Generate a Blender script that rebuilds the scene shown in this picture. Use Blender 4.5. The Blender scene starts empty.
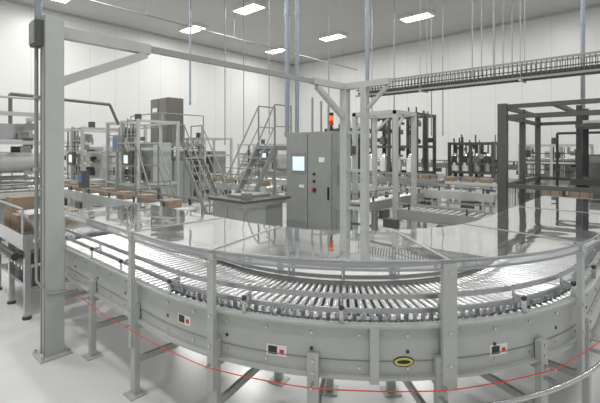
import bpy, bmesh, math, random
from mathutils import Vector, Matrix
random.seed(4)
PI=math.pi
# world axes = room axes.  Survey station (camera) at the origin; S() turns metres right / metres forward of it into room x,y
def S(r,f): return (0.673*r+0.74*f, -0.74*r+0.673*f)

# ---------------------------------------------------------------- materials
def mat(name,col,rough=0.5,metal=0.0,var=0.04,scale=6.0,emit=None,es=0):
    m=bpy.data.materials.new(name); m.use_nodes=True
    nt=m.node_tree; b=nt.nodes['Principled BSDF']
    b.inputs['Roughness'].default_value=rough; b.inputs['Metallic'].default_value=metal
    tc=nt.nodes.new('ShaderNodeTexCoord'); n=nt.nodes.new('ShaderNodeTexNoise')
    n.inputs['Scale'].default_value=scale; n.inputs['Detail'].default_value=4
    nt.links.new(tc.outputs['Object'],n.inputs['Vector'])
    r=nt.nodes.new('ShaderNodeValToRGB'); e=r.color_ramp.elements
    e[0].position=.3; e[1].position=.7
    e[0].color=tuple(max(0,c*(1-var)) for c in col)+(1,); e[1].color=tuple(min(1,c*(1+var)) for c in col)+(1,)
    nt.links.new(n.outputs['Fac'],r.inputs['Fac']); nt.links.new(r.outputs['Color'],b.inputs['Base Color'])
    if emit: 
        b.inputs['Emission Color'].default_value=emit+(1,); b.inputs['Emission Strength'].default_value=es
    return m
M={}
M['paint']=mat('painted_grey_steel',(.46,.48,.455),.42)
M['paintd']=mat('painted_mid_grey',(.25,.262,.25),.45)
M['cab']=mat('cabinet_grey',(.30,.312,.295),.45)
M['steel']=mat('stainless',(.56,.57,.57),.25,.88)
M['rail']=mat('anodised_guide_rail',(.40,.41,.41),.3,.7)
M['roller']=mat('zinc_roller',(.82,.82,.82),.27,.7)
M['dark']=mat('dark_steel',(.055,.055,.055),.45)
M['dgrey']=mat('dark_grey_paint',(.085,.09,.085),.45)
M['brown']=mat('bronze_grey',(.15,.143,.125),.45)
M['white']=mat('white_plastic',(.72,.72,.70),.4)
M['black']=mat('black_plastic',(.02,.02,.02),.4)
M['red']=mat('red_plastic',(.65,.03,.02),.4)
M['cord']=mat('red_cord',(.70,.05,.04),.4)
M['orange']=mat('orange_lens',(.9,.22,.03),.3,emit=(1,.25,.03),es=.3)
M['yellow']=mat('yellow_label',(.60,.60,.12),.4)
M['blue']=mat('blue_panel',(.10,.20,.42),.4)
M['screen']=mat('lit_screen',(.6,.72,.85),.3,emit=(.75,.88,1),es=.6)
M['card']=mat('cardboard',(.29,.22,.155),.8,var=.15)
M['pipeb']=mat('bluegrey_pipe',(.28,.33,.37),.35,.2)
M['rod']=mat('conduit_grey',(.30,.31,.31),.4,.2)
M['ivory']=mat('label_white',(.8,.8,.78),.5)
M['bead']=mat('guide_wheel_blue',(.30,.36,.45),.35)
M['floor']=mat('epoxy_floor',(.72,.72,.72),.2,0,.02,1.2)
M['ceil']=mat('ceiling_panel',(.50,.50,.49),.7,0,.02,.6)
M['lamp']=mat('lamp_diffuser',(1,1,1),.5,emit=(1,.99,.96),es=6)
def wallmat():
    m=bpy.data.materials.new('wall_insulated_panel'); m.use_nodes=True; nt=m.node_tree; b=nt.nodes['Principled BSDF']
    b.inputs['Roughness'].default_value=.35
    tc=nt.nodes.new('ShaderNodeTexCoord'); sx=nt.nodes.new('ShaderNodeSeparateXYZ'); nt.links.new(tc.outputs['Object'],sx.inputs[0])
    ad=nt.nodes.new('ShaderNodeMath'); ad.operation='ADD'; nt.links.new(sx.outputs[0],ad.inputs[0]); nt.links.new(sx.outputs[1],ad.inputs[1])
    dv=nt.nodes.new('ShaderNodeMath'); dv.operation='DIVIDE'; dv.inputs[1].default_value=1.15; nt.links.new(ad.outputs[0],dv.inputs[0])
    fr=nt.nodes.new('ShaderNodeMath'); fr.operation='FRACT'; nt.links.new(dv.outputs[0],fr.inputs[0])
    lt=nt.nodes.new('ShaderNodeMath'); lt.operation='LESS_THAN'; lt.inputs[1].default_value=.03; nt.links.new(fr.outputs[0],lt.inputs[0])
    mx=nt.nodes.new('ShaderNodeMix'); mx.data_type='RGBA'; nt.links.new(lt.outputs[0],mx.inputs[0])
    mx.inputs[6].default_value=(.70,.70,.685,1); mx.inputs[7].default_value=(.61,.61,.60,1)
    nt.links.new(mx.outputs[2],b.inputs['Base Color']); return m
M['wall']=wallmat()
def glassmat(name,tint,k,pw,haze,bump=.1):
    # schlick-style angle reflectance that is the same for both sides of the sheet
    m=bpy.data.materials.new(name); m.use_nodes=True; nt=m.node_tree; nt.nodes.clear()
    o=nt.nodes.new('ShaderNodeOutputMaterial'); mx=nt.nodes.new('ShaderNodeMixShader')
    t=nt.nodes.new('ShaderNodeBsdfTransparent'); t.inputs[0].default_value=tint+(1,)
    d=nt.nodes.new('ShaderNodeBsdfDiffuse'); d.inputs[0].default_value=(.8,.8,.8,1)
    m0=nt.nodes.new('ShaderNodeMixShader'); m0.inputs[0].default_value=haze
    nt.links.new(t.outputs[0],m0.inputs[1]); nt.links.new(d.outputs[0],m0.inputs[2])
    g=nt.nodes.new('ShaderNodeBsdfGlossy'); g.inputs['Roughness'].default_value=.03; g.inputs[0].default_value=(.97,.97,.97,1)
    l=nt.nodes.new('ShaderNodeLayerWeight'); l.inputs[0].default_value=.5
    p=nt.nodes.new('ShaderNodeMath'); p.operation='POWER'; p.inputs[1].default_value=pw; nt.links.new(l.outputs['Facing'],p.inputs[0])
    a=nt.nodes.new('ShaderNodeMath'); a.operation='MULTIPLY_ADD'; a.inputs[1].default_value=1-k; a.inputs[2].default_value=k; nt.links.new(p.outputs[0],a.inputs[0])
    nt.links.new(a.outputs[0],mx.inputs[0]); nt.links.new(m0.outputs[0],mx.inputs[1]); nt.links.new(g.outputs[0],mx.inputs[2])
    n=nt.nodes.new('ShaderNodeTexNoise'); n.inputs['Scale'].default_value=1.6; tc=nt.nodes.new('ShaderNodeTexCoord')
    nt.links.new(tc.outputs['Object'],n.inputs['Vector'])
    bp=nt.nodes.new('ShaderNodeBump'); bp.inputs['Strength'].default_value=bump; bp.inputs['Distance'].default_value=.05
    nt.links.new(n.outputs['Fac'],bp.inputs['Height']); nt.links.new(bp.outputs['Normal'],g.inputs['Normal'])
    nt.links.new(mx.outputs[0],o.inputs['Surface']); return m
M['glass']=glassmat('clear_polycarbonate',(.945,.955,.96),.09,2.1,.05,.10)
M['lip']=glassmat('clear_polycarbonate_edge',(.78,.81,.82),.10,3,.2,0)

# ---------------------------------------------------------------- mesh builder
class MB:
    def __init__(s): s.v=[]; s.f=[]; s.m=[]; s.sm=[]; s.mats=[]
    def mi(s,k):
        if k not in s.mats: s.mats.append(k)
        return s.mats.index(k)
    def add(s,vs,fs,k,smooth=False):
        o=len(s.v); s.v+= [tuple(p) for p in vs]; i=s.mi(k)
        for f in fs: s.f.append([a+o for a in f]); s.m.append(i); s.sm.append(smooth)
    def box(s,x0,x1,y0,y1,z0,z1,k):
        if x0>x1:x0,x1=x1,x0
        if y0>y1:y0,y1=y1,y0
        if z0>z1:z0,z1=z1,z0
        s.add([(x0,y0,z0),(x1,y0,z0),(x1,y1,z0),(x0,y1,z0),(x0,y0,z1),(x1,y0,z1),(x1,y1,z1),(x0,y1,z1)],
          [(3,2,1,0),(4,5,6,7),(0,1,5,4),(1,2,6,5),(2,3,7,6),(3,0,4,7)],k)
    def cb(s,cx,cy,z0,wx,wy,h,k): s.box(cx-wx/2,cx+wx/2,cy-wy/2,cy+wy/2,z0,z0+h,k)
    def beam(s,p,q,w,h,k,up=(0,0,1)):
        p=Vector(p);q=Vector(q);d=(q-p).normalized(); u=Vector(up)
        if abs(d.dot(u.normalized()))>.98: u=Vector((1,0,0))
        a=d.cross(u).normalized(); b=a.cross(d).normalized()
        a*=w/2;b*=h/2
        s.add([p-a-b,p+a-b,p+a+b,p-a+b,q-a-b,q+a-b,q+a+b,q-a+b],[(3,2,1,0),(4,5,6,7),(0,1,5,4),(1,2,6,5),(2,3,7,6),(3,0,4,7)],k)
    def cyl(s,p,q,r,k,n=10,r2=None):
        p=Vector(p);q=Vector(q);d=(q-p).normalized(); r2=r if r2 is None else r2
        u=Vector((0,0,1)) if abs(d.z)<.9 else Vector((1,0,0))
        a=d.cross(u).normalized(); b=a.cross(d)
        vs=[p+(a*math.cos(t)+b*math.sin(t))*r for t in [2*PI*i/n for i in range(n)]]+[q+(a*math.cos(t)+b*math.sin(t))*r2 for t in [2*PI*i/n for i in range(n)]]
        s.add(vs,[(i,(i+1)%n,n+(i+1)%n,n+i) for i in range(n)],k,True)
        s.add(vs,[tuple(range(n-1,-1,-1)),tuple(range(n,2*n))],k)
    def tube(s,pts,r,k,n=7):
        P=[Vector(p) for p in pts]
        for i in range(len(P)-1): s.cyl(P[i],P[i+1],r,k,n)
    def sweep(s,prof,path,k,smooth=False):
        n=len(prof); vs=[]
        for fn in path: vs+=[fn(o,z) for o,z in prof]
        fs=[]
        for j in range(len(path)-1):
            for i in range(n): fs.append((j*n+i,j*n+(i+1)%n,(j+1)*n+(i+1)%n,(j+1)*n+i))
        fs.append(tuple(range(n-1,-1,-1))); fs.append(tuple(range((len(path)-1)*n,len(path)*n)))
        s.add(vs,fs,k,smooth)
    def ball(s,c,r,k,n=8):
        vs=[];fs=[];m=5
        for j in range(m+1):
            t=PI*j/m
            for i in range(n): vs.append((c[0]+r*math.sin(t)*math.cos(2*PI*i/n),c[1]+r*math.sin(t)*math.sin(2*PI*i/n),c[2]+r*math.cos(t)))
        for j in range(m):
            for i in range(n): fs.append((j*n+i,(j+1)*n+i,(j+1)*n+(i+1)%n,j*n+(i+1)%n))
        s.add(vs,fs,k,True)
    def done(s,name,parent=None,bevel=0):
        me=bpy.data.meshes.new(name); me.from_pydata(s.v,[],s.f)
        for k in s.mats: me.materials.append(M[k])
        me.polygons.foreach_set('material_index',s.m); me.polygons.foreach_set('use_smooth',s.sm); me.update()
        bm=bmesh.new(); bm.from_mesh(me); bmesh.ops.recalc_face_normals(bm,faces=bm.faces); bm.to_mesh(me); bm.free()
        o=bpy.data.objects.new(name,me); bpy.context.collection.objects.link(o)
        if parent: o.parent=parent
        if bevel:
            b=o.modifiers.new('bev','BEVEL'); b.width=bevel; b.segments=2; b.limit_method='ANGLE'
        return o
def empty(name):
    o=bpy.data.objects.new(name,None); bpy.context.collection.objects.link(o); return o

# ---------------------------------------------------------------- room
H=8.0; XW=20.5; YW=19.4; X0=-8; Y0=-8
b=MB(); b.box(X0,XW,Y0,YW,-.1,0,'floor'); b.done('floor')
b=MB(); b.box(X0,XW,Y0,YW,H,H+.1,'ceil'); b.done('ceiling')
b=MB(); b.box(X0,XW+.2,YW,YW+.2,0,H,'wall'); b.done('wall_left')
b=MB(); b.box(XW,XW+.2,Y0,YW,0,H,'wall'); b.done('wall_right')
b=MB(); b.box(X0,XW-.05,YW-.05,YW,0,.25,'paint'); b.done('baseboard_left')
b=MB(); b.box(XW-.05,XW,Y0,YW,0,.25,'paint'); b.done('baseboard_right')
b=MB(); b.box(X0,XW,YW-.08,YW,H-.1,H,'paint'); b.done('trim_1')
b=MB(); b.box(XW-.08,XW,Y0,YW-.08,H-.1,H,'paint'); b.done('trim_2')

for lx in (-.5,5.2,10.9,16.6):
    for ly in (-1,3.6,8.1,12.8,17.0):
        b=MB(); b.box(lx-.36,lx+.36,ly-.7,ly+.7,H-.14,H-.002,'white'); b.box(lx-.30,lx+.30,ly-.64,ly+.64,H-.15,H-.139,'lamp')
        b.done('high_bay_light')
        L=bpy.data.lights.new('lamp','AREA'); L.shape='RECTANGLE'; L.size=.6; L.size_y=1.2; L.energy=116; L.color=(1,.99,.97)
        o=bpy.data.objects.new('ceiling_lamp',L); o.location=(lx,ly,H-.17); bpy.context.collection.objects.link(o)

# ---------------------------------------------------------------- curved conveyor
CX,CY=4.0,2.9
def station(kind,t):
    if kind=='L': return lambda R,z:(CX-R,t,z)
    if kind=='R': return lambda R,z:(t,CY-R,z)
    c,s_=math.cos(t),math.sin(t)
    return lambda R,z:(CX+R*c,CY+R*s_,z)
def path(v0,u1,n=40,a0=PI,a1=1.5*PI):
    out=[]
    if v0 is not None: out.append(station('L',v0))
    for i in range(n+1): out.append(station('A',a0+(a1-a0)*i/n))
    if u1 is not None: out.append(station('R',u1))
    return out
RO,RI=2.44,1.66; V0=5.35; U1=6.9
full=path(V0,U1)
rect=lambda a,b_,z0,z1:[(a,z0),(b_,z0),(b_,z1),(a,z1)]
conv=empty('curved_roller_conveyor')
b=MB()
for R,sg in ((RO,1),(RI,-1)):
    b.sweep(rect(R,R+sg*.012,.60,.93),full,'paint')
    b.sweep(rect(R,R+sg*.055,.918,.934),full,'paint')
    b.sweep(rect(R,R+sg*.05,.60,.615),full,'paint')
b.sweep(rect(RO+.012,RO+.018,.70,.705),full,'paintd')
b.done('side_frames',conv)
b=MB()
def rollers(b,z,r0,r1,rad):
    y=V0-.05
    while y>CY: f=station('L',y); b.cyl(f(r0,z),f(r1,z),rad,'roller',10); y-=.072
    n=54
    for i in range(n): f=station('A',PI+PI/2*(i+.5)/n); b.cyl(f(r0,z),f(r1,z),rad*.8,'roller',10,rad*1.12)
    x=CX+.03
    while x<U1: f=station('R',x); b.cyl(f(r0,z),f(r1,z),rad,'roller',10); x+=.072
rollers(b,.885,RI+.012,RO-.012,.023)
b.sweep(rect(RI+.02,RO-.02,.70,.712),full,'paintd')
b.done('rollers',conv)
b=MB()
for R in (RO-.05,RI+.06):
    for z in (.985,1.075): b.sweep(rect(R-.008,R+.008,z-.015,z+.015),full,'rail')
ST=[('L',4.9),('L',4.15),('L',3.5),('A',PI+.08),('A',PI+.36),('A',PI+.62),('A',PI+.88),('A',PI+1.12),('A',PI+1.36),('R',4.1),('R',4.8),('R',5.5),('R',6.3)]
for k,t in ST:
    f=station(k,t)
    for R,Rr in ((RO+.03,RO-.05),(RI-.03,RI+.06)):
        b.beam(f(R,.93),f(R,1.03),.03,.012,'steel'); b.cyl(f(R,1.03),f(Rr,1.03),.009,'steel',6); b.ball(f(R,1.03),.019,'dark',6)
        b.beam(f(Rr,.96),f(Rr,1.09),.012,.02,'steel')
b.done('guide_rails',conv)
b=MB()
for R in (RO-.10,):
    n=int(PI/2*R/.055)
    for i in range(n):
        f=station('A',PI+PI/2*(i+.5)/n); b.cyl(f(R,.918),f(R,.95),.015,'roller' if i%3 else 'bead',8)
b.sweep(rect(RO-.13,RO-.075,.912,.918),path(None,6.8),'rail')
for x in [CX+.055*i for i in range(48)]:
    f=station('R',x); b.cyl(f(RO-.1,.918),f(RO-.1,.95),.015,'bead',8)
b.done('guide_wheels',conv)
b=MB()
y=V0-.1
sts=[]
while y>CY: sts.append(('L',y)); y-=.3
for i in range(13): sts.append(('A',PI+PI/2*(i+.5)/13))
x=CX+.1
while x<U1: sts.append(('R',x)); x+=.3
for i,(k,t) in enumerate(sts):
    f=station(k,t)
    for z in (.66,.86): b.cyl(f(RO+.012,z),f(RO+.020,z),.009,'steel',8)
    if i%2==0: b.cyl(f(RO+.012,.76),f(RO+.016,.76),.012,'dark',10)
def decal(a,z,w,h,k):
    n=4; p=[station('A',a+(w/ RO)*(i/n-.5)) for i in range(n+1)]
    b.sweep(rect(RO+.012,RO+.015,z-h/2,z+h/2),p,k)
for a,z in ((PI+.14,.78),(PI+.45,.72),(PI+1.04,.72)):
    decal(a,z,.135,.07,'ivory'); 
    p=[station('A',a+(-.055+.06*i/2)/RO) for i in range(3)]; b.sweep(rect(RO+.015,RO+.0165,z-.026,z+.026),p,'black')
    p=[station('A',a+(.022+.03*i/2)/RO) for i in range(3)]; b.sweep(rect(RO+.015,RO+.0165,z-.02,z+.008),p,'red')
a0=PI+.775
for (rw,rh,k,o_) in ((.066,.032,'black',.016),(.058,.026,'yellow',.0185),(.042,.012,'black',.0205)):
    vs=[];n=20
    for i in range(n): f=station('A',a0+rw*math.cos(2*PI*i/n)/RO); vs.append(f(RO+o_,.70+rh*math.sin(2*PI*i/n)))
    b.add(vs,[tuple(range(n))],k)
b.done('bolts_and_decals',conv)
b=MB()
LEG=[('L',5.2),('L',4.1),('L',3.2),('A',PI+.27),('A',PI+.55),('A',PI+.865),('A',PI+1.18),('A',PI+1.45),('R',5.3),('R',6.6)]
for k,t in LEG:
    f=station(k,t)
    d=(Vector(f(3,0))-Vector(f(2,0)))
    for R,sg in ((RO+.045,1),(RI-.045,-1)):
        p0=Vector(f(R,0)); p1=Vector(f(R,.74))
        b.beam(p0+Vector((0,0,.01)),p1,.07,.045,'paint',up=d)
        b.beam(Vector(f(R-.07,.006)),Vector(f(R+.07,.006)),.14,.012,'paint')
        for z in (.56,.64,.71): b.cyl(f(R+sg*.02,z),f(R+sg*.032,z),.010,'steel',6)
    b.beam(f(RO+.04,.28),f(RI-.04,.28),.03,.05,'paint'); b.beam(f(RO+.04,.56),f(RI-.04,.56),.03,.05,'paint')
b.sweep(rect(2.02,2.08,.50,.56),path(V0,U1),'paintd')
b.done('legs',conv)
b=MB()
f=station('A',PI+.70); b.beam(f(RO+.035,.58),f(RO+.035,.93),.055,.04,'paint',up=Vector(f(1,0))-Vector(f(0,0)))
b.done('joint_plates',conv)
b=MB()
pp=[station('A',PI+.78+(PI/2-.78)*i/18)(2.62,.50) for i in range(19)]+[station('R',U1)(2.62,.50)]
b.tube(pp,.015,'steel',8)
for a in (PI+.86,PI+1.18,PI+1.45): f=station('A',a); b.beam(f(RO+.05,.50),f(2.62,.50),.03,.02,'steel')
b.done('bumper_rail',conv)
b=MB(); pts=[]
an=[('L',5.3),('L',4.1),('L',3.2),('A',PI+.27),('A',PI+.55),('A',PI+.865),('A',PI+1.18),('A',PI+1.45),('R',5.3),('R',6.8)]
for i in range(len(an)-1):
    p=Vector(station(*an[i])(RO+.13,.58)); q=Vector(station(*an[i+1])(RO+.13,.58))
    for j in range(6):
        t=j/6; c=p.lerp(q,t); c.z-=.06*t*(1-t)*(q-p).length; pts.append(c)
pts.append(q); b.tube(pts,.0035,'cord',6)
for k,t in an: f=station(k,t); b.cyl(f(RO+.05,.58),f(RO+.14,.58),.008,'steel',6)
b.done('emergency_pull_cord',conv)

CO,CI=2.52,1.60; ZC=1.33
b=MB()
cp=path(4.85,6.7,48)
b.sweep([(CO,ZC),(CI,ZC),(CI,ZC+.005),(CO,ZC+.005)],cp,'glass')
b.sweep(rect(CO,CO+.004,ZC-.045,ZC-.001),cp,'lip')
b.done('polycarbonate_cover',conv)
b=MB()
b.sweep(rect(CO-.024,CO-.004,ZC-.014,ZC-.002),cp,'rail'); b.sweep(rect(CO+.0,CO+.010,ZC-.055,ZC-.043),cp,'rail'); b.sweep(rect(CO-.002,CO+.009,ZC+.0055,ZC+.010),cp,'rail'); b.sweep(rect(CI+.004,CI+.026,ZC-.014,ZC-.002),cp,'rail')
for k,t in (('L',4.84),('L',3.2),('A',PI+.27),('A',PI+.88),('A',PI+1.36),('R',5.2),('R',6.68)):
    f=station(k,t); b.beam(f(CO,ZC-.02),f(CI,ZC-.02),.03,.03,'steel')
    up=Vector(f(1,0))-Vector(f(0,0))
    w=.09 if (k=='A' and abs(t-PI-.88)<.01) else .05
    b.beam(f(RO+.075,.40 if w<.06 else .56),f(RO+.075,ZC-.015),w,.035,'paint',up=up)
    b.beam(f(RI-.07,.60),f(RI-.07,ZC-.02),.05,.03,'paint',up=up)
    b.beam(f(CI,ZC+.007),f(CO,ZC+.007),.02,.004,'rail')
    for z in (ZC-.07,.9,.7): b.cyl(f(RO+.09,z),f(RO+.10,z),.011,'steel',8)
b.done('cover_supports',conv)

# ---------------------------------------------------------------- gantry
gx,gy=1.27,4.44
PH=3.24
g=MB()
g.box(gx-.08,gx+.08,gy-.08,gy+.08,.014,PH+.06,'paint'); g.cb(gx,gy,0,.28,.28,.016,'paint')
for s_ in (-1,1): g.box(gx-.088,gx-.08,gy+s_*.05-.012,gy+s_*.05+.012,.02,PH,'cab')
for a in (-1,1):
    for c in (-1,1): g.cyl((gx+a*.115,gy+c*.115,.014),(gx+a*.115,gy+c*.115,.04),.014,'steel',6)
g.box(gx+.08,6.07,gy-.03,gy+.03,PH-.10,PH-.03,'cab')
g.box(gx+.08,gx+1.0,gy-.045,gy+.045,PH-.13,PH-.02,'paint')
g.beam((gx+.04,gy,2.66),(gx+.95,gy,PH-.14),.085,.09,'paint')
g.box(6.07,6.21,gy-.07,gy+.07,.014,PH,'paint'); g.cb(6.14,gy,0,.28,.28,.016,'paint')
g.box(5.2,6.07,gy-.045,gy+.045,PH-.11,PH,'paint'); g.beam((5.3,gy,PH-.13),(6.1,gy,2.6),.085,.085,'paint')
g.box(6.08,6.20,gy-.95,gy-.07,PH-.11,PH-.0,'paint'); g.box(6.08,6.20,gy-.5,gy-.38,.014,PH-.11,'paint'); 
g.beam((6.14,gy-.44,2.7),(6.14,gy-.9,PH-.13),.06,.06,'paint')
for z in (.9,1.6,2.3): g.box(6.11,6.17,gy-.38,gy-.07,z,z+.05,'paint')
g.cyl((gx-.11,gy+.10,.9),(gx-.11,gy+.10,3.6),.018,'rod',8); g.cyl((gx-.11,gy-.02,3.2),(gx-.11,gy-.02,H),.018,'pipeb',8)
g.box(gx-.16,gx-.08,gy-.05,gy+.13,3.0,3.24,'dgrey'); g.box(gx-.17,gx-.16,gy-.04,gy+.12,3.02,3.22,'paintd')
for z in (1.1,1.8,2.5): g.box(gx-.13,gx-.08,gy+.07,gy+.13,z,z+.03,'steel')
g.tube([(gx-.11,gy+.10,.95),(gx-.14,gy-.02,.75),(gx-.05,gy-.1,.62),(gx+.2,gy-.1,.6)],.013,'rod',7)
g.done('cable_gantry_frame')

# ---------------------------------------------------------------- control cabinet
cx,cy=S(.66,8.0)
c=MB(); W=1.3; Dp=.62
c.box(cx,cx+Dp,cy,cy+W,.1,2.38,'cab'); c.box(cx+.03,cx+Dp-.03,cy+.03,cy+W-.03,0,.1,'dark')
for a0_,a1_ in ((.03,.64),(.67,1.27)): c.box(cx-.022,cx,cy+a0_,cy+a1_,.14,2.34,'cab')
c.box(cx-.03,cx-.02,cy+.70,cy+1.12,1.50,1.93,'paintd'); c.box(cx-.036,cx-.03,cy+.74,cy+1.08,1.56,1.86,'screen')
c.cyl((cx-.02,cy+.47,1.17),(cx-.06,cy+.47,1.17),.045,'black',12); c.cyl((cx-.06,cy+.47,1.17),(cx-.08,cy+.47,1.17),.032,'red',12)
for z in (1.35,1.5): c.cyl((cx-.02,cy+.47,z),(cx-.05,cy+.47,z),.028,'black',10)
c.box(cx-.05,cx-.02,cy+.08,cy+.11,1.0,1.25,'black')
c.box(cx-.026,cx-.022,cy+.75,cy+.9,1.2,1.26,'ivory'); c.box(cx-.026,cx-.022,cy+.2,cy+.35,1.75,1.85,'ivory')
c.box(cx+.15,cx+.40,cy-.02,cy,1.3,1.7,'paintd'); c.box(cx+.1,cx+.5,cy-.012,cy,.4,.8,'paintd')
c.cyl((cx+.1,cy+.12,2.38),(cx+.1,cy+.12,2.5),.025,'black',8); c.cyl((cx+.1,cy+.12,2.5),(cx+.1,cy+.12,2.6),.045,'red',12); c.cyl((cx+.1,cy+.12,2.6),(cx+.1,cy+.12,2.7),.045,'orange',12); c.cyl((cx+.1,cy+.12,2.7),(cx+.1,cy+.12,2.76),.045,'black',12)
for i,yy in enumerate((.35,.55,.8)): c.cyl((cx+.3,cy+yy,2.38),(cx+.3,cy+yy,2.95+.1*i),.025,'rod',8)
c.done('control_cabinet',bevel=.006)
def pipe_run(name,x,y,z0,r,k):
    q=MB(); q.cyl((x,y,z0),(x,y,H),r,k,10)
    for z in (z0+.05,(z0+H)/2,H-.2): q.cyl((x,y,z),(x,y,z+.05),r*1.35,k,10)
    q.done(name)
for r_,f_,z0,rad in ((-.30,9.4,2.3,.055),(-.07,9.4,2.3,.05),(1.65,9.8,2.4,.05),(2.0,12.0,2.0,.035),(-3.9,14.2,3.6,.035),(-3.0,16,2.2,.02),(5.6,13,4.4,.018),(5.9,13,4.4,.018),(6.3,13,4.4,.028),(6.6,13,4.4,.018),(7.0,13.2,4.4,.018),(7.9,11.2,3.0,.04),(8.1,11.4,3.0,.025),(4.6,14,2.5,.018),(5.0,14,2.5,.018),(2.7,15,2.5,.018),(3.6,15.3,3,.022),(-2.2,15.6,2.3,.018),(-1.0,13,2.5,.018),(.9,12.5,2.5,.018)):
    x,y=S(r_,f_); pipe_run('ceiling_drop_conduit',x,y,z0,rad,'pipeb' if rad>.03 else 'rod')
q=MB(); q.cyl((2,13.9,6.9),(XW-.01,13.9,6.9),.03,'rod',8)
for x in range(3,20,4): q.cyl((x,13.9,6.9),(x,13.9,H),.008,'rod',6)
q.done('sprinkler_pipe')

t=MB(); tx=12.8
for x in (tx-.22,tx+.22):
    t.box(x-.03,x+.03,-4,8.6,4.0,4.06,'paintd'); t.box(x-.025,x+.025,-4,8.6,4.46,4.51,'paintd'); t.box(x-.012,x+.012,-4,8.6,4.22,4.25,'dgrey')
    y=-4
    while y<8.5: t.box(x-.012,x+.012,y-.01,y+.01,4.0,4.5,'dgrey'); y+=.12
y=-4
while y<8.6: t.box(tx-.22,tx+.22,y-.01,y+.01,4.03,4.05,'dgrey'); y+=.15
t.box(tx-.15,tx+.15,-4,8.5,4.08,4.16,'dark')
for y in range(-3,9,3):
    for x in (tx-.25,tx+.25): t.cyl((x,y,4.0),(x,y,H),.011,'rod',6)
    t.box(tx-.3,tx+.3,y-.03,y+.03,3.95,4.0,'paint')
t.done('overhead_cable_tray')

# ---------------------------------------------------------------- guard cage (right)
k=MB(); x0,x1,y0,y1=8.65,11.65,-1.2,2.38; hz=2.92
for x in (x0,(x0+x1)/2,x1):
    for y in (y0,(y0+y1)/2,y1):
        if x==(x0+x1)/2 and y==(y0+y1)/2: continue
        k.cb(x,y,0,.11,.11,hz,'dgrey'); k.cb(x,y,0,.2,.2,.012,'dgrey')
k.cb(x0,y1,0,.16,.16,hz,'dgrey')
for z in (hz-.1,2.62,.25,1.25):
    for x in (x0,x1): k.box(x-.045,x+.045,y0,y1,z,z+.08,'dgrey')
    for y in (y0,y1): k.box(x0,x1,y-.045,y+.045,z,z+.08,'dgrey')
for y in (y0+.9,y0+1.79,y0+2.7): k.box(x0,x1,y-.04,y+.04,hz-.1,hz-.02,'dgrey')
for i in range(24):
    y=y0+(y1-y0)*(i+.5)/24; k.box(x0-.004,x0+.004,y-.004,y+.004,.3,1.25,'dark')
    x=x0+(x1-x0)*(i+.5)/24; k.box(x-.004,x+.004,y1-.004,y1+.004,.3,1.25,'dark')
k.box(9.6,10.8,-.2,1.4,1.3,1.42,'dgrey')
for (mx_,my_) in ((9.76,.36),(10.66,.36),(10.66,1.26),(9.76,1.26)): k.cb(mx_,my_,0,.1,.1,2.9,'dark')
k.box(9.7,10.72,.3,1.32,2.45,2.53,'dgrey')
for a in (9.95,10.2,10.45): k.cyl((a,.8,1.42),(a,.8,2.45),.035,'steel',10)
k.box(9.82,10.6,.5,1.1,1.75,1.87,'paintd'); k.cyl((10.2,.2,2.53),(10.2,1.3,2.53),.09,'cab',12)
k.box(9.5,9.7,.35,.75,1.42,1.95,'cab'); k.box(9.49,9.5,.42,.68,1.6,1.85,'screen')
for i in range(10): k.cyl((9.3,-.1+i*.2,.95),(9.9,-.1+i*.2,.95),.03,'roller',8)
k.box(9.27,9.31,-.2,1.9,.85,1.0,'paint'); k.box(9.89,9.93,-.2,1.9,.85,1.0,'paint')
for yy in (-.1,.9,1.8):
    for xx in (9.29,9.91): k.cb(xx,yy,0,.05,.05,.86,'paint')
k.box(9.4,9.8,1.0,1.4,.985,1.25,'card'); k.box(9.4,9.8,1.5,1.85,.985,1.2,'card')
k.tube([(11.3,1.9,0),(11.3,1.9,2.4),(11.3,.2,2.4),(11.3,.2,0)],.03,'dark',8); k.box(11.15,11.45,.9,1.3,0,1.9,'paintd')
k.box(x0-.08,x0-.05,.4,.7,1.8,1.98,'ivory')
k.done('guarded_palletizer_cage')

# ---------------------------------------------------------------- straight conveyors
def conveyor(name,ax,c,a,bb,z=.9,w=.6,items=None,legk='paint',rails=True):
    q=MB()
    def P(l,o,zz): return (c+o,l,zz) if ax=='y' else (l,c+o,zz)
    def bx(l0,l1,o0,o1,z0,z1,k_):
        if ax=='y': q.box(c+o0,c+o1,l0,l1,z0,z1,k_)
        else: q.box(l0,l1,c+o0,c+o1,z0,z1,k_)
    for s_ in (-1,1):
        bx(a,bb,s_*w/2-.02,s_*w/2+.02,z-.18,z+.02,legk)
        if rails: bx(a,bb,s_*w/2-.01,s_*w/2+.01,z+.12,z+.15,'rail')
    l=a+.05
    while l<bb: q.cyl(P(l,-w/2,z-.02),P(l,w/2,z-.02),.025,'roller',7); l+=.14
    l=a+.25
    while l<bb:
        for s_ in (-1,1):
            bx(l-.03,l+.03,s_*w/2-.03,s_*w/2+.03,0,z-.1,legk); bx(l-.07,l+.07,s_*w/2-.07,s_*w/2+.07,0,.012,legk)
            bx(l-.015,l+.015,s_*w/2-.015,s_*w/2+.015,z,z+.14,'dark')
        bx(l-.02,l+.02,-w/2,w/2,.3,.36,legk); bx(l+.2,l+.5,-w/2-.12,-w/2-.02,z-.36,z-.19,'dgrey'); l+=1.1
    if items=='box':
        l=a+.3
        while l<bb-.4:
            bx(l,l+.30,-w*.26,w*.26,z+.006,z+.12+random.random()*.05,'card'); l+=.42+random.random()*.5
    if items=='can':
        l=a+.2
        while l<bb-.2:
            if random.random()<.6:
                o=(random.random()-.5)*w*.5; p=P(l,o,z+.006); q.cyl(p,(p[0],p[1],z+.13),.04,random.choice(['ivory','paintd','card','dgrey']),9)
            l+=.16
    q.done(name)
conveyor('roller_conveyor','y',10.5,3.0,12.5,.92,.6,'can')
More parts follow.
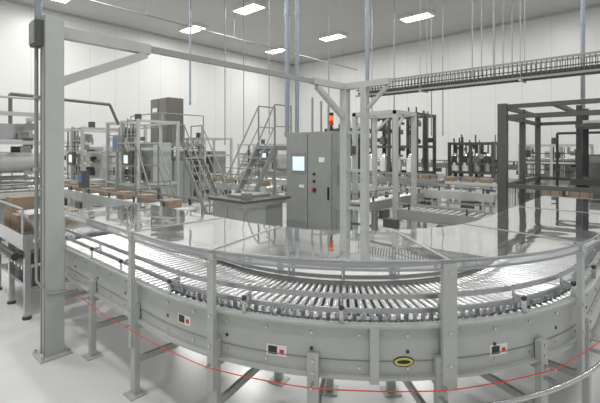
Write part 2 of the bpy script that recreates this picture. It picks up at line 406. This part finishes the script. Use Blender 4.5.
conveyor('roller_conveyor','y',3.7,6.0,12.3,1.0,.5,'box')
conveyor('roller_conveyor','y',7.5,2.3,3.9,.82,.7,None,'paintd')
conveyor('roller_conveyor','y',8.0,8.3,11.5,.95,.6,'box','paint')
conveyor('roller_conveyor','x',5.0,7.3,10.0,.85,.6,'can','paintd')
conveyor('roller_conveyor','y',13.4,-2,6.2,.95,.7,'box','paint')
conveyor('roller_conveyor','y',11.9,5.0,12.5,1.1,.5,'box','paintd')
conveyor('roller_conveyor','y',17.6,-2,12.5,1.4,.6,'can','paintd')

# ---------------------------------------------------------------- machine table (dark top)
x,y=S(-.98,7.2); q=MB()
q.box(x,x+.5,y,y+1.0,.08,.95,'cab'); q.box(x+.55,x+1.05,y+.1,y+.95,.08,.97,'paintd')
q.box(x-.06,x+1.12,y-.06,y+1.08,1.03,1.08,'dgrey'); q.box(x,x+1.05,y,y+1.0,.95,1.03,'steel')
for a in (.03,.52): q.box(x-.015,x,y+a,y+a+.45,.14,.90,'cab'); q.box(x-.03,x-.015,y+a+.36,y+a+.39,.5,.66,'black')
q.box(x+.03,x+.46,y-.015,y,.14,.9,'cab')
for a in (0,.9):
    for c_ in (0,.86): q.cb(x+.06+a,y+.06+c_,0,.06,.06,.1,'dark')
q.box(x+.2,x+.9,y+.3,y+.8,1.08,1.13,'paintd'); q.box(x+.1,x+.25,y+.1,y+.25,1.08,1.2,'paintd')
q.done('machine_table',bevel=.004)

# ---------------------------------------------------------------- stairs & railings
def stairs(name,bx,by,top,dirv,w=.8,steps=7,rail=1.0,run=.24,plat=.8):
    q=MB(); dx,dy=dirv; px,py=-dy,dx
    rise=top/steps
    for i in range(steps):
        a=Vector((bx+dx*run*i,by+dy*run*i,rise*(i+1)))
        q.beam(a-Vector((px,py,0))*w/2,a+Vector((px,py,0))*w/2,.2,.035,'steel')
    for s_ in (-1,1):
        o=Vector((px,py,0))*w/2*s_
        p0=Vector((bx-dx*.1,by-dy*.1,.03))+o; p1=Vector((bx+dx*run*(steps-1),by+dy*run*(steps-1),top))+o; p2=p1+Vector((dx,dy,0))*plat
        q.beam(p0,p1,.03,.14,'paintd'); q.beam(p1,p2,.03,.12,'paintd')
        h=Vector((0,0,rail))
        q.tube([p0+Vector((0,0,.2)),p0+h*.9,p1+h,p2+h,p2],.02,'paintd',8)
        q.tube([p0+h*.5,p1+h*.5,p2+h*.5],.015,'paintd',7)
        q.cyl(p1,p1+h,.02,'paintd',8)
        for pp_ in (p1,p2): q.cyl((pp_.x,pp_.y,0),pp_,.03,'paintd',8)
    c0=Vector((bx+dx*run*(steps-1),by+dy*run*(steps-1),top)); q.beam(c0,c0+Vector((dx,dy,0))*plat,w,.04,'steel')
    q.done(name)
stairs('access_stairs',6.75,9.3,1.75,(0,1),.62,8,1.0,.17,.6)
stairs('crossover_stairs',5.9,7.55,2.05,(1,0),.6,8,1.1,.16,.6)
stairs('access_stairs',4.48,8.2,1.1,(0,1),.55,4,1.05,.22,.9)
def railing(x0,y0,x1,y1,z0=0,h=1.1,k='paintd'):
    q=MB(); n=max(1,int(math.hypot(x1-x0,y1-y0)/1.2))
    for i in range(n+1):
        x=x0+(x1-x0)*i/n; y=y0+(y1-y0)*i/n; q.cyl((x,y,z0),(x,y,z0+h),.022,k,8); q.cyl((x,y,z0),(x,y,z0+.012),.07,k,10)
    for z in (h,h*.55): q.cyl((x0,y0,z0+z),(x1,y1,z0+z),.02,k,8)
    q.done('safety_railing')
railing(15.3,9.0,15.3,17.5); railing(9.3,7.0,9.3,12.4); railing(2.7,9.0,2.7,14,h=1.9); railing(11.2,12.9,11.2,17.5,h=1.2)

x,y=S(-4.8,14.8); q=MB()
for a in (-.6,1.0):
    for c_ in (-.4,1.6): q.cb(x+a,y+c_,0,.1,.1,2.2,'paintd')
q.box(x-.7,x+1.1,y-.5,y+1.7,2.14,2.26,'paintd')
q.box(x-.1,x+.55,y,y+1.3,2.26,3.95,'brown'); q.box(x-.115,x-.1,y+.04,y+.63,2.32,3.9,'brown'); q.box(x-.115,x-.1,y+.67,y+1.26,2.32,3.9,'brown')
q.box(x-.13,x-.115,y+.2,y+.45,3.1,3.4,'paintd'); q.box(x-.13,x-.115,y+.8,y+.86,2.9,3.1,'black'); q.box(x-.13,x-.115,y+.75,y+1.1,3.45,3.6,'ivory')
for pp in ([(x-.7,y-.5,2.26),(x-.7,y-.5,3.3),(x-.7,y+1.7,3.3),(x-.7,y+1.7,2.26)],[(x-.7,y-.5,2.8),(x-.7,y+1.7,2.8)],[(x-.7,y-.5,3.3),(x+1.1,y-.5,3.3),(x+1.1,y-.5,2.26)]): q.tube(pp,.022,'paintd',7)
q.box(x-.4,x+.8,y-.3,y+1.3,0,1.6,'cab')
q.done('electrical_enclosure_on_mezzanine',bevel=.004)

# ---------------------------------------------------------------- packaging machines
def machine(name,x,y,wx,wy,h,seed,hmi=True,body='paint',fr='paint'):
    rnd=random.Random(seed); q=MB()
    for a in (0,wx):
        for c_ in (0,wy/2,wy): q.cb(x+a,y+c_,0,.08,.08,h,fr)
    for z in (.15,1.0,h*.7,h-.08):
        for a in (0,wx): q.box(x+a-.03,x+a+.03,y,y+wy,z,z+.07,fr)
        for c_ in (0,wy): q.box(x,x+wx,y+c_-.03,y+c_+.03,z,z+.07,fr)
    q.box(x+.1,x+wx-.1,y+.1,y+wy-.1,.2,.95,body)
    q.box(x+wx*.45,x+wx-.1,y+wy*.1,y+wy*.9,1.08,h*.78,body)
    q.box(x+.05,x+.15,y+wy*.62,y+wy*.9,1.2,h*.8,'white')
    for i in range(34):
        a=y+wy*(.05+.85*rnd.random()); z=1.1+rnd.random()*(h-1.4); d=rnd.random()*wx*.4
        q.box(x+d-.03,x+d+.12,a,a+.06+.16*rnd.random(),z,z+.05+.2*rnd.random(),rnd.choice(['white','dgrey','steel','paintd','cab','dark','brown','dgrey']))
    for i in range(9):
        a=y+wy*(.05+.9*rnd.random()); q.cyl((x+.05,a,1.05),(x+.05,a,h-.1),.018,rnd.choice(['steel','dark','dgrey']),8)
    for i in range(7):
        z=1.1+rnd.random()*(h-1.4); q.cyl((x+.02,y+.05,z),(x+.02,y+wy-.05,z),.014,rnd.choice(['steel','dark','dgrey']),8)
    q.box(x-.01,x+.02,y+.1,y+wy*.45,.3,.85,'cab'); q.box(x-.01,x+.02,y+wy*.52,y+wy*.92,.3,.85,'cab')
    q.cyl((x+wx*.4,y+wy*.5,h),(x+wx*.4,y+wy*.5,h+.22),.1,'dgrey',10)
    if hmi:
        q.cyl((x-.25,y+.1,1.9),(x-.25,y+.1,h),.02,'steel',8); q.box(x-.3,x-.2,y-.08,y+.26,1.55,1.95,'dgrey'); q.box(x-.305,x-.3,y-.03,y+.21,1.64,1.86,'screen'); q.cyl((x-.25,y+.1,h-.04),(x,y+.1,h-.04),.02,'steel',8)
    q.done(name)
machine('case_packing_machine',5.1,10.6,1.2,2.0,2.85,3)
machine('case_erecting_machine',4.5,12.95,1.5,1.8,2.7,8,body='white')
machine('case_sealing_machine',9.0,13.2,1.3,2.4,2.5,11,hmi=False,body='cab')
machine('shrink_wrapping_machine',12.7,13.4,1.5,2.3,2.3,21,body='paint')
machine('tray_loading_machine',15.6,12.2,1.5,2.3,2.4,22,hmi=False,body='cab')
machine('checkweighing_machine',15.4,1.8,1.3,1.9,2.2,23,body='paint')
q=MB(); x,y=4.93,10.75; q.box(x-.1,x-.02,y+.5,y+.85,1.95,2.4,'paintd'); q.box(x-.105,x-.1,y+.55,y+.8,2.05,2.32,'blue'); q.cyl((x-.06,y+.67,0),(x-.06,y+.67,1.95),.035,'steel',8); q.cb(x-.06,y+.67,0,.2,.3,.02,'steel'); q.done('operator_display_stand')
x,y=S(-5.35,7.0); q=MB()
for a in (0,.9):
    for c_ in (0,1.6): q.cb(x+a,y+c_,0,.09,.09,2.7,'paint')
for z in (.3,1.15,2.1,2.62): 
    q.box(x-.04,x+.04,y,y+1.6,z,z+.07,'paint'); q.box(x,x+.9,y-.04,y+.04,z,z+.07,'paint'); q.box(x+.86,x+.94,y,y+1.6,z,z+.07,'paint')
q.box(x+.1,x+.8,y+.1,y+1.5,.36,1.12,'cab')
q.cyl((x+.08,y+.3,1.78),(x+.82,y+.3,1.78),.17,'paint',22); q.cyl((x-.05,y+.3,1.78),(x+1.0,y+.3,1.78),.05,'dark',10)
q.cyl((x+.08,y+1.1,1.75),(x+.82,y+1.1,1.75),.22,'steel',22)
for i in range(12):
    a=random.random()*.7; c_=random.random()*.9; z=1.3+random.random()*1.1; q.box(x+a,x+a+.15,y+c_,y+c_+.1,z,z+.12,random.choice(['dgrey','cab','steel','dark','paintd']))
q.box(x+.1,x+.7,y+.5,y+1.2,2.2,2.5,'steel'); q.box(x-.1,x-.04,y+.2,y+.7,1.25,1.45,'dgrey')
for i in range(6): q.cyl((x+.05,y+.2+.2*i,1.25+.1*(i%3)),(x+.85,y+.2+.2*i,1.25+.1*(i%3)),.03,'steel',8)
q.tube([(x,y,2.7),(x,y,2.95),(x+.9,y,2.95),(x+.9,y,2.7)],.022,'paint',7)
q.tube([(x+.4,y+.8,2.5),(x+.4,y+.8,3.1),(x+2.3,y+.8,3.05),(x+2.5,y+.8,2.6)],.035,'brown',8)
q.done('film_roll_unwinder')
q=MB(); x,y=1.30,5.55
for a in (.03,1.0):
    for c_ in (.03,.75,1.5): q.cb(x+a,y+c_,0,.06,.06,.9,'steel'); q.cyl((x+a,y+c_,0),(x+a,y+c_,.03),.05,'dark',10)
q.box(x,x+1.05,y,y+1.55,.86,.93,'steel'); q.box(x-.02,x,y,y+1.55,.82,1.0,'steel'); q.box(x,x+1.05,y-.02,y,.82,1.0,'steel')
q.box(x+.05,x+1.0,y+.05,y+1.5,.32,.36,'steel'); q.box(x+.1,x+.6,y+.1,y+.7,.36,.62,'dgrey'); q.box(x+.15,x+.55,y+.9,y+1.3,.36,.7,'cab')
# infeed hopper
hx,hy=x+.05,y+.1
q.add([(hx,hy,1.22),(hx+.5,hy,1.22),(hx+.5,hy+.5,1.22),(hx,hy+.5,1.22),(hx+.15,hy+.15,.93),(hx+.35,hy+.15,.93),(hx+.35,hy+.35,.93),(hx+.15,hy+.35,.93)],[(0,1,5,4),(1,2,6,5),(2,3,7,6),(3,0,4,7)],'steel')
q.cyl((x-.05,y+.2,.72),(x-.05,y+1.4,.72),.045,'dark',10)
for i in range(9): q.cyl((x-.01,y+.1+.16*i,.60),(x+.4,y+.1+.16*i,.60),.025,'roller',8)
q.box(x+.08,x+.44,y+.70,y+1.02,.93,1.14,'card'); q.box(x+.08,x+.44,y+1.06,y+1.40,.93,1.16,'card'); q.box(x+.10,x+.42,y+1.08,y+1.38,1.16,1.34,'card'); q.box(x+.55,x+.9,y+.9,y+1.25,.93,1.12,'card')
q.tube([(x,y+.1,.93),(x,y+.1,1.3),(x,y+1.45,1.3),(x,y+1.45,.93)],.014,'steel',8)
q.done('case_feeder_table')
q=MB(); x,y=2.75,7.9; q.box(x,x+.12,y,y+.22,1.3,1.62,'dgrey'); q.cyl((x+.06,y+.1,0),(x+.06,y+.1,1.3),.03,'steel',8); q.cb(x+.06,y+.1,0,.25,.25,.015,'steel'); q.box(x-.005,x,y+.03,y+.19,1.4,1.58,'blue'); q.done('operator_pedestal')

# ---------------------------------------------------------------- filling machinery (centre right)
def filler(name,x,y,wx,wy,h,seed):
    rnd=random.Random(seed); q=MB()
    for a in (0,wx/2,wx):
        for c_ in (0,wy/2,wy): q.cb(x+a,y+c_,0,.1,.1,h,'dgrey')
    for z in (1.1,h*.62,h-.1):
        for a in (0,wx): q.box(x+a-.04,x+a+.04,y,y+wy,z,z+.09,'dgrey')
        for c_ in (0,wy): q.box(x,x+wx,y+c_-.04,y+c_+.04,z,z+.09,'dgrey')
    q.box(x+.1,x+wx-.1,y+.1,y+wy-.1,.1,.95,'paintd')
    for i in range(4):
        a=y+wy*(i+.5)/4; q.cyl((x+.1,a,1.2),(x+.1,a,1.7),.15,rnd.choice(['white','steel','white']),14); q.cyl((x+.1,a,1.7),(x+.1,a,1.88),.15,'steel',14,.05); q.cyl((x+.1,a,1.88),(x+.1,a,h),.025,'dark',7)
        q.box(x-.05,x+.2,a-.1,a+.1,h*.66,h*.66+.25,rnd.choice(['dark','dgrey','brown']))
    for i in range(34):
        a=y+rnd.random()*wy; z=h*.45+rnd.random()*h*.5; d=rnd.random()*wx; q.box(x+d-.06,x+d+.1,a,a+.05+.14*rnd.random(),z,z+.05+.14*rnd.random(),rnd.choice(['dark','dgrey','paintd','brown','steel']))
    for i in range(12):
        a=y+rnd.random()*wy; d=x+wx*rnd.random(); q.cyl((d,a,h*.4),(d,a,h+.3*rnd.random()),.028,rnd.choice(['dark','dgrey','paintd']),7)
    q.done(name)
filler('bottle_filling_machine',13.3,6.5,1.5,2.2,3.35,5)
filler('capping_machine',13.3,9.1,1.4,1.5,2.9,6)
filler('labelling_machine',15.5,4.6,1.3,1.6,2.3,7)
q=MB(); x,y=S(1.35,9.8)
for a,c_ in ((0,0),(.9,0),(0,-1.1),(.9,-1.1)): q.cb(x+a,y+c_,0,.1,.1,2.9,'paint')
for c_ in (0,-1.1): q.box(x-.05,x+.95,y+c_-.045,y+c_+.045,2.82,2.91,'paint'); q.beam((x,y+c_,2.45),(x+.4,y+c_,2.8),.05,.05,'paint')
for a in (0,.9): q.box(x+a-.045,x+a+.045,y-1.1,y,2.82,2.91,'paint'); q.beam((x+a,y,2.45),(x+a,y-.4,2.8),.05,.05,'paint')
q.box(x-.1,x-.05,y-.06,y+.06,1.9,2.1,'dgrey'); q.done('sensor_portal_frame')

# ---------------------------------------------------------------- world + camera
w=bpy.data.worlds.new('w'); bpy.context.scene.world=w; w.use_nodes=True
w.node_tree.nodes['Background'].inputs[0].default_value=(1,1,1,1); w.node_tree.nodes['Background'].inputs[1].default_value=.52
cam=bpy.data.cameras.new('cam'); cam.lens=24; cam.sensor_width=36; cam.shift_y=-.0858; cam.clip_end=200
co=bpy.data.objects.new('camera',cam); co.location=(0,0,2.0); co.rotation_euler=(PI/2,0,-math.atan2(.74,.673)); bpy.context.collection.objects.link(co)
bpy.context.scene.camera=co
bpy.context.scene.view_settings.view_transform='Standard'
